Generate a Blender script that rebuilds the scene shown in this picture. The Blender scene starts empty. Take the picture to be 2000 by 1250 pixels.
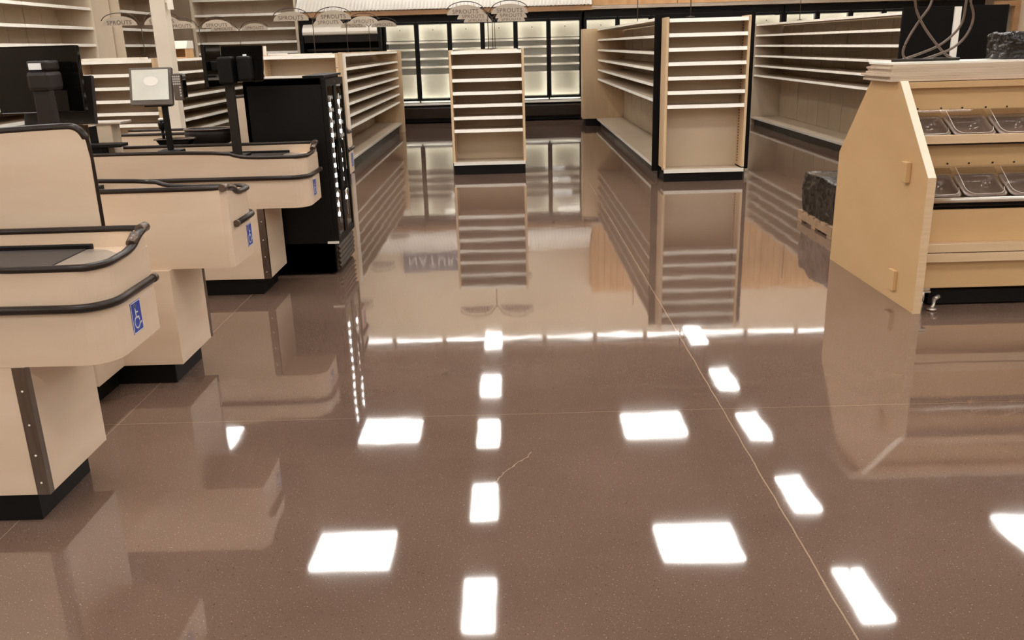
import bpy, bmesh, math, random
from mathutils import Vector, Matrix, noise
random.seed(7)
SC = bpy.context.scene
C = SC.collection

# ------------------------------------------------------------------ camera, world, exposure
Rw = Matrix(((0.99965, 0.02623, 0.00485), (-0.0033, 0.30115, -0.95357), (-0.02647, 0.95321, 0.30113)))
u0 = Rw.row[1].normalized()                       # world Y seen from the camera
u2 = (Rw.row[2] - Rw.row[2].dot(u0) * u0).normalized()
u1 = u0.cross(u2)
cam = bpy.data.cameras.new('camera'); cam.sensor_width = 36; cam.lens = 36 * 1697 / 2000
cam.clip_start = .05; cam.clip_end = 200
co = bpy.data.objects.new('camera', cam); C.objects.link(co)
co.matrix_world = Matrix.Translation((0, 0, 1.65)) @ Matrix((u1, u0, u2)).to_4x4()
SC.camera = co
w = bpy.data.worlds.new('world'); SC.world = w; w.use_nodes = True
w.node_tree.nodes['Background'].inputs[0].default_value = (1, .86, .7, 1)
w.node_tree.nodes['Background'].inputs[1].default_value = 0.0
SC.view_settings.view_transform = 'Standard'; SC.view_settings.look = 'None'
SC.view_settings.gamma = 1; SC.view_settings.use_curve_mapping = False
SC.view_settings.exposure = 0.0
LAMP = 20.0           # radiance of the ceiling lamp diffusers
LAMP_COL = (1.0, .985, .955)

# ------------------------------------------------------------------ materials
def lin(c):
    return tuple(((v / 255 / 12.92) if v / 255 <= .04045 else ((v / 255 + .055) / 1.055) ** 2.4) for v in c) + (1,)
def mat(name, rgb, rough=.5, metal=0., rgb2=None, scale=(8, 8, 8), detail=3, mix=(.35, .65), bump=0., bscale=60., spec=.5, emit=0., ecol=None, trans=0., alpha=1., coat=0.):
    m = bpy.data.materials.new(name); m.use_nodes = True
    n = m.node_tree.nodes; l = m.node_tree.links; b = n['Principled BSDF']
    b.inputs['Roughness'].default_value = rough; b.inputs['Metallic'].default_value = metal
    b.inputs['Specular IOR Level'].default_value = spec
    b.inputs['Base Color'].default_value = lin(rgb)
    b.inputs['Transmission Weight'].default_value = trans; b.inputs['Alpha'].default_value = alpha
    b.inputs['Coat Weight'].default_value = coat
    tc = n.new('ShaderNodeTexCoord')
    if rgb2:
        mp = n.new('ShaderNodeMapping'); mp.inputs['Scale'].default_value = scale
        nz = n.new('ShaderNodeTexNoise'); nz.inputs['Scale'].default_value = 1; nz.inputs['Detail'].default_value = detail
        cr = n.new('ShaderNodeValToRGB'); cr.color_ramp.elements[0].position = mix[0]; cr.color_ramp.elements[1].position = mix[1]
        cr.color_ramp.elements[0].color = lin(rgb); cr.color_ramp.elements[1].color = lin(rgb2)
        l.new(tc.outputs['Object'], mp.inputs[0]); l.new(mp.outputs[0], nz.inputs['Vector'])
        l.new(nz.outputs['Fac'], cr.inputs[0]); l.new(cr.outputs[0], b.inputs['Base Color'])
    if bump:
        nb = n.new('ShaderNodeTexNoise'); nb.inputs['Scale'].default_value = bscale; nb.inputs['Detail'].default_value = 4
        bp = n.new('ShaderNodeBump'); bp.inputs['Strength'].default_value = bump; bp.inputs['Distance'].default_value = .02
        l.new(tc.outputs['Object'], nb.inputs['Vector']); l.new(nb.outputs['Fac'], bp.inputs['Height']); l.new(bp.outputs[0], b.inputs['Normal'])
    if emit:
        b.inputs['Emission Color'].default_value = tuple(ecol or LAMP_COL) + (1,)
        b.inputs['Emission Strength'].default_value = emit
    return m
def floor_mat():
    m = bpy.data.materials.new('polished_concrete'); m.use_nodes = True
    n = m.node_tree.nodes; l = m.node_tree.links; b = n['Principled BSDF']
    tc = n.new('ShaderNodeTexCoord')
    def noise_(s, d, r=.5):
        z = n.new('ShaderNodeTexNoise'); z.inputs['Scale'].default_value = s; z.inputs['Detail'].default_value = d; z.inputs['Roughness'].default_value = r
        l.new(tc.outputs['Object'], z.inputs['Vector']); return z.outputs['Fac']
    def ramp(f, p0, c0, p1, c1):
        r = n.new('ShaderNodeValToRGB'); e = r.color_ramp.elements
        e[0].position = p0; e[0].color = c0; e[1].position = p1; e[1].color = c1; l.new(f, r.inputs[0]); return r.outputs[0]
    def mixc(f, a, c):
        x = n.new('ShaderNodeMix'); x.data_type = 'RGBA'; l.new(f, x.inputs['Factor'])
        l.new(a, x.inputs['A'])
        if isinstance(c, tuple): x.inputs['B'].default_value = c
        else: l.new(c, x.inputs['B'])
        return x.outputs['Result']
    def math_(op, a, v=None, bb=None):
        x = n.new('ShaderNodeMath'); x.operation = op; l.new(a, x.inputs[0])
        if bb is not None: l.new(bb, x.inputs[1])
        elif v is not None: x.inputs[1].default_value = v
        return x.outputs[0]
    base = ramp(noise_(.9, 5, .6), .3, lin(FLOOR1), .7, lin(FLOOR2))
    sp = ramp(noise_(170, 2, .7), .63, (0, 0, 0, 1), .74, (1, 1, 1, 1))
    base = mixc(sp, base, lin((186, 168, 146)))
    sp2 = ramp(noise_(120, 2, .7), .28, (1, 1, 1, 1), .36, (0, 0, 0, 1))
    base = mixc(sp2, base, lin((70, 52, 42)))
    sep = n.new('ShaderNodeSeparateXYZ'); l.new(tc.outputs['Object'], sep.inputs[0])
    wob = math_('MULTIPLY', math_('SUBTRACT', noise_(6, 4), .5), .012)
    wall_ = None
    for ax, c, wdt in (('X', .955, .0055), ('X', -1.885, .003), ('Y', 3.757, .0026), ('Y', 16.9, .008), ('X', 3.8, .004), ('Y', 10.0, .003)):
        a = math_('ADD', sep.outputs[ax], bb=wob)
        d = math_('ABSOLUTE', math_('SUBTRACT', a, c))
        k = math_('LESS_THAN', d, wdt * .5)
        wall_ = k if wall_ is None else math_('MAXIMUM', wall_, bb=k)
    base = mixc(wall_, base, lin((158, 134, 110)))
    # a fine crack
    vx = math_('ADD', math_('MULTIPLY', math_('SUBTRACT', noise_(14, 4), .5), .09), bb=sep.outputs['Y'])
    ln = math_('SUBTRACT', math_('SUBTRACT', vx, 3.22), bb=math_('MULTIPLY', math_('ADD', sep.outputs['X'], .03), 1.6))
    k = math_('LESS_THAN', math_('ABSOLUTE', ln), .0028)
    k = math_('MULTIPLY', k, bb=math_('LESS_THAN', math_('ABSOLUTE', math_('ADD', sep.outputs['X'], .04)), .09))
    k = math_('MULTIPLY', k, bb=math_('LESS_THAN', math_('ABSOLUTE', math_('SUBTRACT', sep.outputs['Y'], 3.2)), .3))
    base = mixc(k, base, lin((176, 154, 130)))
    l.new(base, b.inputs['Base Color'])
    rr = n.new('ShaderNodeMapRange'); l.new(noise_(1.6, 4), rr.inputs[0]); rr.inputs[3].default_value = .025; rr.inputs[4].default_value = .06
    l.new(rr.outputs[0], b.inputs['Roughness'])
    b.inputs['IOR'].default_value = FLOOR_IOR
    bp = n.new('ShaderNodeBump'); bp.inputs['Strength'].default_value = .16; bp.inputs['Distance'].default_value = .004
    l.new(noise_(2.2, 2), bp.inputs['Height']); l.new(bp.outputs[0], b.inputs['Normal'])
    return m
FLOOR1 = (98, 77, 65); FLOOR2 = (114, 91, 78); FLOOR_IOR = 2.05

M = {}
M['floor'] = floor_mat()
M['wall'] = mat('beige_wall_paint', (226, 208, 184), .7, rgb2=(220, 201, 176), scale=(1, 1, 1), bump=.03, bscale=90)
M['ceiling'] = mat('painted_deck', (134, 121, 108), .8, rgb2=(118, 106, 95), scale=(.5, .5, .5))
M['steelbeam'] = mat('painted_steel', (150, 136, 122), .6)
M['shelf'] = mat('beige_powdercoat', (205, 187, 163), .45, rgb2=(200, 181, 156), scale=(3, 3, 3))
M['wallshelf'] = mat('light_beige_steel', (224, 206, 182), .45, rgb2=(218, 199, 174), scale=(3, 3, 3))
M['shelfback'] = mat('beige_backer', (199, 179, 152), .55, rgb2=(193, 173, 146), scale=(2, 2, 2))
M['rail'] = mat('pale_price_rail', (240, 234, 222), .3, rgb2=(234, 227, 214), scale=(5, 5, 5))
M['maple'] = mat('maple_laminate', (218, 196, 171), .38, rgb2=(209, 183, 156), scale=(1.5, 1.5, 9), detail=5, mix=(.3, .75))
M['endwood'] = mat('pale_wood_panel', (214, 184, 146), .45, rgb2=(205, 174, 136), scale=(9, 9, 1.2), detail=5)
M['ply'] = mat('birch_plywood', (207, 170, 122), .5, rgb2=(196, 158, 110), scale=(1.2, 1.2, 3.5), detail=5, mix=(.3, .75))
M['litedge'] = mat('toplit_edge_banding', (226, 208, 184), .4, rgb2=(222, 203, 178), scale=(3, 6, 6))  # sloped panel edge, overhead light painted into its colour
M['ledge'] = mat('maple_edge_strip', (216, 186, 150), .45, rgb2=(206, 175, 138), scale=(1.2, 8, 40))
M['board'] = mat('grey_beige_board', (196, 176, 154), .6, rgb2=(184, 163, 140), scale=(2, 20, 40))
M['black'] = mat('black_plastic', (13, 11, 9), .5, rgb2=(14, 11, 9), scale=(6, 6, 6), spec=.2)
M['blackmatte'] = mat('black_panel', (13, 10, 8), .7, rgb2=(17, 13, 11), scale=(3, 3, 3), spec=.12)
M['bumper'] = mat('dark_rubber_bumper', (36, 25, 18), .32, rgb2=(42, 30, 22), scale=(9, 9, 9), spec=.3)
M['glossblack'] = mat('glossy_black', (9, 8, 7), .05, rgb2=(12, 10, 9), scale=(5, 5, 5), spec=.3)
M['kick'] = mat('dark_base', (52, 44, 38), .4, rgb2=(64, 54, 46), scale=(3, 3, 20))
M['belt'] = mat('belt_rubber', (62, 56, 54), .45, rgb2=(68, 61, 60), scale=(60, 60, 60))
M['steel'] = mat('brushed_steel', (206, 196, 184), .32, .7, rgb2=(188, 178, 166), scale=(2, 60, 60))
M['steeldark'] = mat('dark_steel', (120, 104, 92), .35, .8, rgb2=(104, 90, 80), scale=(30, 30, 4))
M['white'] = mat('white_enamel', (238, 230, 216), .4, rgb2=(232, 222, 206), scale=(3, 3, 3))
M['cream'] = mat('cream_column_paint', (222, 210, 192), .55, rgb2=(214, 201, 182), scale=(2, 2, 2))
M['film'] = mat('white_liner', (226, 220, 202), .5, rgb2=(220, 213, 195), scale=(4, 4, 4))
M['casein'] = mat('case_interior', (214, 210, 200), .5, rgb2=(206, 202, 193), scale=(3, 3, 3))
M['plank'] = mat('pine_planks', (214, 172, 124), .55, rgb2=(196, 148, 98), scale=(7, 7, 1.3), detail=6, mix=(.3, .7))
M['tan'] = mat('tan_fascia', (190, 148, 106), .55, rgb2=(176, 132, 92), scale=(1, 8, 8))
M['metaltrim'] = mat('metal_trim', (198, 182, 164), .35, .6, rgb2=(170, 154, 138), scale=(1, 30, 30))
M['corrugated'] = mat('white_corrugated', (238, 232, 222), .45, rgb2=(232, 225, 214), scale=(2, 2, 2))
M['signface'] = mat('grey_sign_face', (178, 164, 148), .6, rgb2=(172, 158, 142), scale=(4, 4, 4))
M['signtext'] = mat('dark_lettering', (84, 68, 56), .6, rgb2=(88, 72, 60), scale=(4, 4, 4))
M['blueslate'] = mat('slate_blue_sign', (112, 116, 126), .6, rgb2=(104, 108, 118), scale=(2, 2, 9))
M['wire'] = mat('dark_wire', (66, 54, 46), .4, .5, rgb2=(72, 60, 50), scale=(9, 9, 9))
M['blue'] = mat('blue_sticker', (36, 62, 160), .35, rgb2=(32, 56, 150), scale=(9, 9, 9))
M['whitemark'] = mat('white_marking', (235, 235, 235), .4, rgb2=(228, 228, 228), scale=(9, 9, 9))
M['screen'] = mat('lit_screen', (190, 186, 172), .12, emit=.16, ecol=(1, .97, .88), rgb2=(200, 196, 182), scale=(6, 6, 6))
M['screenmark'] = mat('lit_screen_mark', (214, 206, 194), .15, emit=.2, ecol=(1, .95, .88), rgb2=(218, 210, 198), scale=(6, 6, 6))
M['bezel'] = mat('brown_grey_bezel', (92, 80, 70), .4, rgb2=(98, 86, 76), scale=(9, 9, 9))
M['key'] = mat('pale_keys', (196, 190, 184), .5, rgb2=(188, 182, 176), scale=(9, 9, 9))
M['brownblack'] = mat('brown_black_plastic', (30, 23, 18), .45, rgb2=(35, 27, 21), scale=(7, 7, 7), spec=.35)
M['wrap'] = mat('black_stretch_film', (17, 13, 10), .22, rgb2=(30, 24, 19), scale=(5, 5, 12), bump=1., bscale=11)
M['pallet'] = mat('pallet_wood', (168, 136, 104), .7, rgb2=(146, 116, 88), scale=(3, 14, 14))
M['cord'] = mat('brown_cord', (92, 74, 60), .4, rgb2=(98, 80, 66), scale=(9, 9, 9))
M['pan'] = mat('smoked_bin', (134, 116, 106), .15, rgb2=(124, 106, 96), scale=(6, 6, 6), coat=.4)
M['lampglow'] = mat('lamp_diffuser', (255, 255, 255), .5, emit=LAMP, rgb2=(250, 250, 250), scale=(2, 2, 2))
M['tube'] = mat('lamp_tube', (255, 255, 255), .5, emit=230.0, rgb2=(250, 250, 250), scale=(2, 2, 2))
M['lens'] = mat('glow_line_emitter', (255, 255, 255), .5, emit=26.0, rgb2=(250, 250, 250), scale=(2, 2, 2))  # glow of the line added below the strip lamps
M['caseled'] = mat('case_light', (255, 255, 255), .5, emit=10.5, ecol=(1, .97, .9), rgb2=(250, 250, 250), scale=(2, 2, 2))
M['led'] = mat('cool_led', (255, 255, 255), .5, emit=22, ecol=(1, .98, .95), rgb2=(250, 250, 250), scale=(2, 2, 2))
M['housing'] = mat('lamp_housing', (214, 204, 190), .5, rgb2=(206, 196, 182), scale=(3, 3, 3))
def glass_mat(name, rgb, a, rough=.03):
    m = bpy.data.materials.new(name); m.use_nodes = True
    n = m.node_tree.nodes; l = m.node_tree.links; out = n['Material Output']
    n.remove(n['Principled BSDF'])
    t = n.new('ShaderNodeBsdfTransparent'); g = n.new('ShaderNodeBsdfGlossy'); mx = n.new('ShaderNodeMixShader')
    t.inputs[0].default_value = lin(rgb); g.inputs['Roughness'].default_value = rough
    lw = n.new('ShaderNodeLayerWeight'); lw.inputs[0].default_value = .5
    pw = n.new('ShaderNodeMath'); pw.operation = 'POWER'; pw.inputs[1].default_value = 5; l.new(lw.outputs['Facing'], pw.inputs[0])
    ad = n.new('ShaderNodeMath'); ad.operation = 'MULTIPLY_ADD'; ad.inputs[1].default_value = .9; ad.inputs[2].default_value = .04 + a; l.new(pw.outputs[0], ad.inputs[0])
    l.new(ad.outputs[0], mx.inputs[0]); l.new(t.outputs[0], mx.inputs[1]); l.new(g.outputs[0], mx.inputs[2]); l.new(mx.outputs[0], out.inputs[0])
    return m
M['glass'] = glass_mat('door_glass', (250, 250, 248), .0)
M['acrylic'] = glass_mat('clear_acrylic', (248, 246, 244), .05)
M['coolerglass'] = glass_mat('dark_door_glass', (150, 145, 140), .02)

# ------------------------------------------------------------------ mesh helpers
def bx(bm, x0, x1, y0, y1, z0, z1):
    vs = [bm.verts.new(p) for p in ((x0, y0, z0), (x1, y0, z0), (x1, y1, z0), (x0, y1, z0), (x0, y0, z1), (x1, y0, z1), (x1, y1, z1), (x0, y1, z1))]
    for f in ((3, 2, 1, 0), (4, 5, 6, 7), (0, 1, 5, 4), (1, 2, 6, 5), (2, 3, 7, 6), (3, 0, 4, 7)):
        bm.faces.new([vs[i] for i in f])
    return vs
def prism(bm, pts, a, b, axis='z'):
    f = {'z': lambda p, t: (p[0], p[1], t), 'x': lambda p, t: (t, p[0], p[1]), 'y': lambda p, t: (p[0], t, p[1])}[axis]
    A = [bm.verts.new(f(p, a)) for p in pts]; B = [bm.verts.new(f(p, b)) for p in pts]
    n = len(pts)
    bm.faces.new(A[::-1]); bm.faces.new(B)
    for i in range(n): bm.faces.new((A[i], A[(i + 1) % n], B[(i + 1) % n], B[i]))
def tube(bm, pts, r, n=10, sy=1.0):
    pts = [Vector(p) for p in pts]; rings = []
    for i, p in enumerate(pts):
        a = pts[max(i - 1, 0)]; b = pts[min(i + 1, len(pts) - 1)]
        d = (b - a).normalized(); up = Vector((0, 0, 1)) if abs(d.z) < .95 else Vector((0, 1, 0))
        s = d.cross(up).normalized(); v = s.cross(d).normalized()
        rr = r[i] if isinstance(r, (list, tuple)) else r
        rings.append([bm.verts.new(p + s * (math.cos(k * 2 * math.pi / n) * rr) + v * (math.sin(k * 2 * math.pi / n) * rr * sy)) for k in range(n)])
    for A, B in zip(rings, rings[1:]):
        for k in range(n):
            f = bm.faces.new((A[k], A[(k + 1) % n], B[(k + 1) % n], B[k])); f.smooth = True
    bm.faces.new(rings[0][::-1]); bm.faces.new(rings[-1])
def lathe(bm, prof, c=(0, 0, 0), n=24, sx=1, sy=1):
    rings = [[bm.verts.new((c[0] + r * sx * math.cos(k * 2 * math.pi / n), c[1] + r * sy * math.sin(k * 2 * math.pi / n), c[2] + z)) for k in range(n)] for r, z in prof]
    for A, B in zip(rings, rings[1:]):
        for k in range(n):
            f = bm.faces.new((A[k], A[(k + 1) % n], B[(k + 1) % n], B[k])); f.smooth = True
    bm.faces.new(rings[0][::-1]); bm.faces.new(rings[-1])
def smooth_path(pts, it=2):
    pts = [Vector(p) for p in pts]
    for _ in range(it):
        q = [pts[0]]
        for a, b in zip(pts, pts[1:]):
            q += [a.lerp(b, .25), a.lerp(b, .75)]
        q.append(pts[-1]); pts = q
    return pts
def obj(name, bm, m, parent=None, loc=None, bevel=0., label=None):
    bmesh.ops.recalc_face_normals(bm, faces=bm.faces)
    me = bpy.data.meshes.new(name); bm.to_mesh(me); bm.free()
    o = bpy.data.objects.new(name, me); C.objects.link(o)
    for mm in (m if isinstance(m, (list, tuple)) else [m]): me.materials.append(mm)
    if parent:
        o.parent = parent
        off = Vector(parent.get('_o', (0, 0, 0)))
        if off.length: me.transform(Matrix.Translation(-off))
    if loc is not None: o.location = loc
    if bevel:
        b = o.modifiers.new('bevel', 'BEVEL'); b.width = bevel; b.segments = 2; b.limit_method = 'ANGLE'
    if label: o['label'] = label
    return o
def boxo(name, dims, m, parent=None, bevel=0., label=None):
    bm = bmesh.new(); bx(bm, *dims); return obj(name, bm, m, parent, bevel=bevel, label=label)
def thing(name, label, cat, loc=(0, 0, 0), group=None):
    o = bpy.data.objects.new(name, None); C.objects.link(o); o.empty_display_size = .1
    o.location = loc; o['label'] = label; o['category'] = cat
    if group: o['group'] = group
    o['_o'] = loc
    return o
def tag(o, label, cat, group=None):
    o['label'] = label; o['category'] = cat
    if group: o['group'] = group
    return o
def struct(name, bm, m, label=None):
    o = obj(name, bm, m); o['kind'] = 'structure'
    if label: o['label'] = label
    return o
def dup(root, loc, label=None, group=None):
    r = root.copy(); C.objects.link(r); r.location = loc; r['_o'] = tuple(loc)
    if label: r['label'] = label
    if group: r['group'] = group
    for ch in list(root.children):
        c = ch.copy(); C.objects.link(c); c.parent = r
        for g in list(ch.children):
            d = g.copy(); C.objects.link(d); d.parent = c
    return r
def text_mesh(s, size, extrude=.001, spacing=1.1):
    cu = bpy.data.curves.new('t', 'FONT'); cu.body = s; cu.size = size; cu.extrude = extrude; cu.align_x = 'CENTER'; cu.align_y = 'CENTER'; cu.space_character = spacing
    o = bpy.data.objects.new('t', cu); C.objects.link(o)
    dg = bpy.context.evaluated_depsgraph_get(); dg.update()
    me = bpy.data.meshes.new_from_object(o.evaluated_get(dg)); bpy.data.objects.remove(o); bpy.data.curves.remove(cu)
    bm = bmesh.new(); bm.from_mesh(me); bpy.data.meshes.remove(me)
    return bm
def sub(o, parent):
    o.parent = parent; return o

# ------------------------------------------------------------------ the room
XL, XR, YB, YF, ZC = -8.15, 11.9, 21.0, -9.0, 5.45
bm = bmesh.new(); bx(bm, XL - .2, XR + .2, YF - .2, YB + .2, -.15, 0); struct('floor', bm, M['floor'])
bm = bmesh.new(); bx(bm, XL - .2, XR + .2, YF - .2, YB + .2, ZC, ZC + .15); struct('ceiling', bm, M['ceiling'])
bm = bmesh.new(); bx(bm, XL - .2, XL, YF, YB, 0, ZC); struct('wall_left', bm, M['wall'])
bm = bmesh.new(); bx(bm, XR, XR + .2, YF, YB, 0, ZC); struct('wall_right', bm, M['wall'])
bm = bmesh.new(); bx(bm, XL, XR, YB, YB + .2, 0, ZC); struct('wall_back', bm, M['wall'])
bm = bmesh.new(); bx(bm, XL, XR, YF - .2, YF, 0, ZC); struct('wall_front', bm, M['wall'])
for k, yy in enumerate((-5.5, -1.6, 2.3, 7.9, 11.75, 16.9)):
    bm = bmesh.new(); bx(bm, XL, XR, yy - .06, yy + .06, ZC - .03, ZC - .018); bx(bm, XL, XR, yy - .008, yy + .008, ZC - .22, ZC - .018); bx(bm, XL, XR, yy - .06, yy + .06, ZC - .22, ZC - .208)
    struct('trim_%d' % (k + 1), bm, M['steelbeam'])
# wall lining between the left-hand shelves, up to the corner
bm = bmesh.new(); bx(bm, XL, -7.52, 16.72, 17.42, 0, 3.6); struct('trim_7', bm, M['wall'])
# upright board frame at the right-hand end of the cooler wall
bm = bmesh.new(); bx(bm, 10.65, 11.24, 20.2, 20.32, 2.19, 2.3); bx(bm, 11.12, 11.24, 20.2, 20.32, 0, 2.19)
struct('trim_8', bm, M['tan'])
bm = bmesh.new(); bx(bm, 11.24, XR, 20.25, 20.98, 0, 5.0); struct('trim_9', bm, M['wall'])

# ------------------------------------------------------------------ ceiling lamps
def lamp(wd, ln, z, label, group, name='ceiling_light'):
    t = thing(name, label, 'ceiling light', (0, 0, 0), group)
    bm = bmesh.new()
    bx(bm, -wd / 2 - .03, wd / 2 + .03, -ln / 2 - .03, ln / 2 + .03, .012, .07)
    h = obj('housing', bm, M['housing'], t)
    bm = bmesh.new(); bx(bm, -wd / 2, wd / 2, -ln / 2, ln / 2, 0, .0115); obj('diffuser', bm, M['lampglow'], t)
    bm = bmesh.new()
    for sx in (-wd * .35, wd * .35):
        for sy in (-ln * .4, ln * .4): tube(bm, [(sx, sy, .07), (sx, sy, ZC - z)], .004, 5)
    obj('hanger_rod', bm, M['wire'], t)
    return t
narrow = lamp(.36, 1.0, 4.6, '', ''); first = True
NLAB = {}
for xx, row in ((-.52, 'in the reflected row at the middle'), (3.98, 'in the slanting reflected row at right')):
    for yy, w_ in ((8.75, 'nearest the camera'), (11.15, 'second nearest'), (13.5, 'third nearest'), (15.65, 'fourth nearest'), (18.35, 'farthest')):
        NLAB[(xx, yy)] = 'narrow ceiling lamp, %s %s' % (w_, row)
NLAB[(-5.0, 13.5)] = 'narrow ceiling lamp reflected beside the nearest checkouts'
WLAB = {(-2.2, 9.95): 'wide ceiling lamp, reflected nearest the camera at the left of the floor', (-2.2, 13.65): 'wide ceiling lamp, reflected farther back at the left of the floor',
        (2.3, 9.95): 'wide ceiling lamp, reflected nearest the camera right of the middle', (2.3, 13.65): 'wide ceiling lamp, reflected farther back beside the crossing floor joints',
        (6.85, 9.95): 'wide ceiling lamp, reflected at the right edge of the floor'}
NL = 'narrow oblong ceiling lamp lighting the store from above, outside the floor reflections'
for x in (-5.0, -.52, 3.98, 8.5):
    for y in (18.35, 15.65, 13.5, 11.15, 8.75, 6.3, 3.9, 1.4, -1.2, -3.8, -6.4):
        yy = y
        o = narrow if first else dup(narrow, (0, 0, 0)); first = False
        o.location = (x, yy, 4.6); o['label'] = NLAB.get((x, y), NL); o['group'] = 'narrow lamps in rows along the ceiling'
wide = lamp(1.02, .86, 4.6, '', '', 'ceiling_light'); first = True
WL = 'wide square ceiling lamp lighting the store from above, outside the floor reflections'
for x in (-6.8, -2.2, 2.3, 6.85):
    for y in (17.5, 13.65, 9.95, 6.1, 2.2, -1.8, -5.8):
        if y == 17.5: continue
        o = wide if first else dup(wide, (0, 0, 0)); first = False
        o.location = (x, y, 4.6); o['label'] = WLAB.get((x, y), WL); o['group'] = 'wide lamps in rows along the ceiling'
# strip lamps along the top of the back wall
ORD = ['first', 'second', 'third', 'fourth', 'fifth', 'sixth', 'seventh', 'eighth', 'ninth', 'tenth', 'eleventh', 'twelfth']
SLAB = 'slim strip lamp over the coolers, %s from the left in its row'
st = thing('strip_light', SLAB % 'first', 'strip light', (-3.5, 19.6, 5.02), 'strip lamps above the cooler wall')
st['_o'] = (0, 0, 0)
bm = bmesh.new(); bx(bm, -.56, .56, -.05, .05, .035, .09); obj('housing', bm, M['housing'], st)
bm = bmesh.new(); tube(bm, [(-.54, 0, 0), (.54, 0, 0)], .008, 8); obj('lamp_tube', bm, M['tube'], st)
bm = bmesh.new(); bx(bm, -.56, .56, -.06, -.05, -.045, .09); obj('added_tube_shield', bm, M['housing'], st)  # shield added to keep the bare tube out of the floor reflection
bm = bmesh.new(); bx(bm, -.54, .54, -.058, -.05, -.062, -.0455); obj('added_glow_line', bm, M['lens'], st)  # glowing sliver added so the floor mirrors a thin bright line
bm = bmesh.new(); tube(bm, [(-.4, 0, .09), (-.4, 0, ZC - 5.02)], .004, 5); tube(bm, [(.4, 0, .09), (.4, 0, ZC - 5.02)], .004, 5); obj('hanger_rod', bm, M['wire'], st)
for k in range(1, 12): dup(st, (-3.5 + 1.19 * k, 19.6, 5.02), SLAB % ORD[k])

# ------------------------------------------------------------------ back wall: frieze, canopy, store sign
t = thing('corrugated_canopy', 'white corrugated metal canopy over the left half of the cooler wall', 'canopy')
bm = bmesh.new()
x0, x1, n = -4.62, 1.82, 322
top = []; bot = []
for k in range(n + 1):
    x = x0 + (x1 - x0) * k / n; o = .009 * math.cos(2 * math.pi * (x - x0) / .08)
    nx = Vector((0, -.62, .0)); A = Vector((x, 19.98 - o, 2.46 - o)); B = Vector((x, 20.72 - o, 3.1 - o))
    top.append((bm.verts.new(A), bm.verts.new(B))); bot.append((bm.verts.new(A + Vector((0, .004, -.006))), bm.verts.new(B + Vector((0, .004, -.006)))))
for k in range(n):
    for T in (top, bot):
        f = bm.faces.new((T[k][0], T[k + 1][0], T[k + 1][1], T[k][1])); f.smooth = True
    bm.faces.new((top[k][0], top[k + 1][0], bot[k + 1][0], bot[k][0])); bm.faces.new((top[k][1], top[k + 1][1], bot[k + 1][1], bot[k][1]))
obj('corrugated_sheet', bm, M['corrugated'], t)
bm = bmesh.new(); bx(bm, -4.62, 1.82, 20.03, 20.1, 2.345, 2.44); obj('fascia_board', bm, M['tan'], t)
bm = bmesh.new()
for k in range(9): tube(bm, [(-4.5 + k * .78, 20.08, 2.42), (-4.5 + k * .78, 20.98, 2.42)], .02, 4); tube(bm, [(-4.5 + k * .78, 20.98, 2.42), (-4.5 + k * .78, 20.78, 3.08)], .02, 4)
obj('bracket', bm, M['steelbeam'], t)
bm = bmesh.new()
for k in range(64):
    xa = 1.86 + k * .15
    if xa > 11.2: break
    d = random.uniform(0, .012); bx(bm, xa, xa + .143, 20.3 - d, 20.4, 2.56, 4.1)
bx(bm, 1.86, 11.24, 20.4, 20.98, 2.56, 4.1)
fr = obj('plank_fascia', bm, M['plank']); tag(fr, 'pine plank facing above the right half of the cooler wall', 'wall cladding')
bm = bmesh.new()
for k in range(5): bx(bm, 1.84 + k * 1.88, 1.84 + (k + 1) * 1.88 - .012, 20.24, 20.29, 2.44, 2.62)
tr = obj('bottom_board', bm, M['plank'], fr)
bm = bmesh.new(); bx(bm, 1.82, 10.6, 20.1, 20.3, 2.385, 2.43); bx(bm, 1.82, 10.6, 20.1, 20.115, 2.36, 2.385); obj('metal_trim', bm, M['metaltrim'], fr)
# store sign
t = thing('wall_sign', 'slate blue department sign with raised pale capitals above the corrugated canopy', 'sign')
boxo('sign_board', (-2.73, -.95, 20.86, 20.93, 3.12, 3.62), M['blueslate'], t, bevel=.004)
bm = text_mesh('NATURAL', .30, .012, 1.22); bm.transform(Matrix.Translation((-1.84, 20.845, 3.36)) @ Matrix.Rotation(math.pi / 2, 4, 'X')); obj('lettering', bm, M['whitemark'], t)

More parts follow.
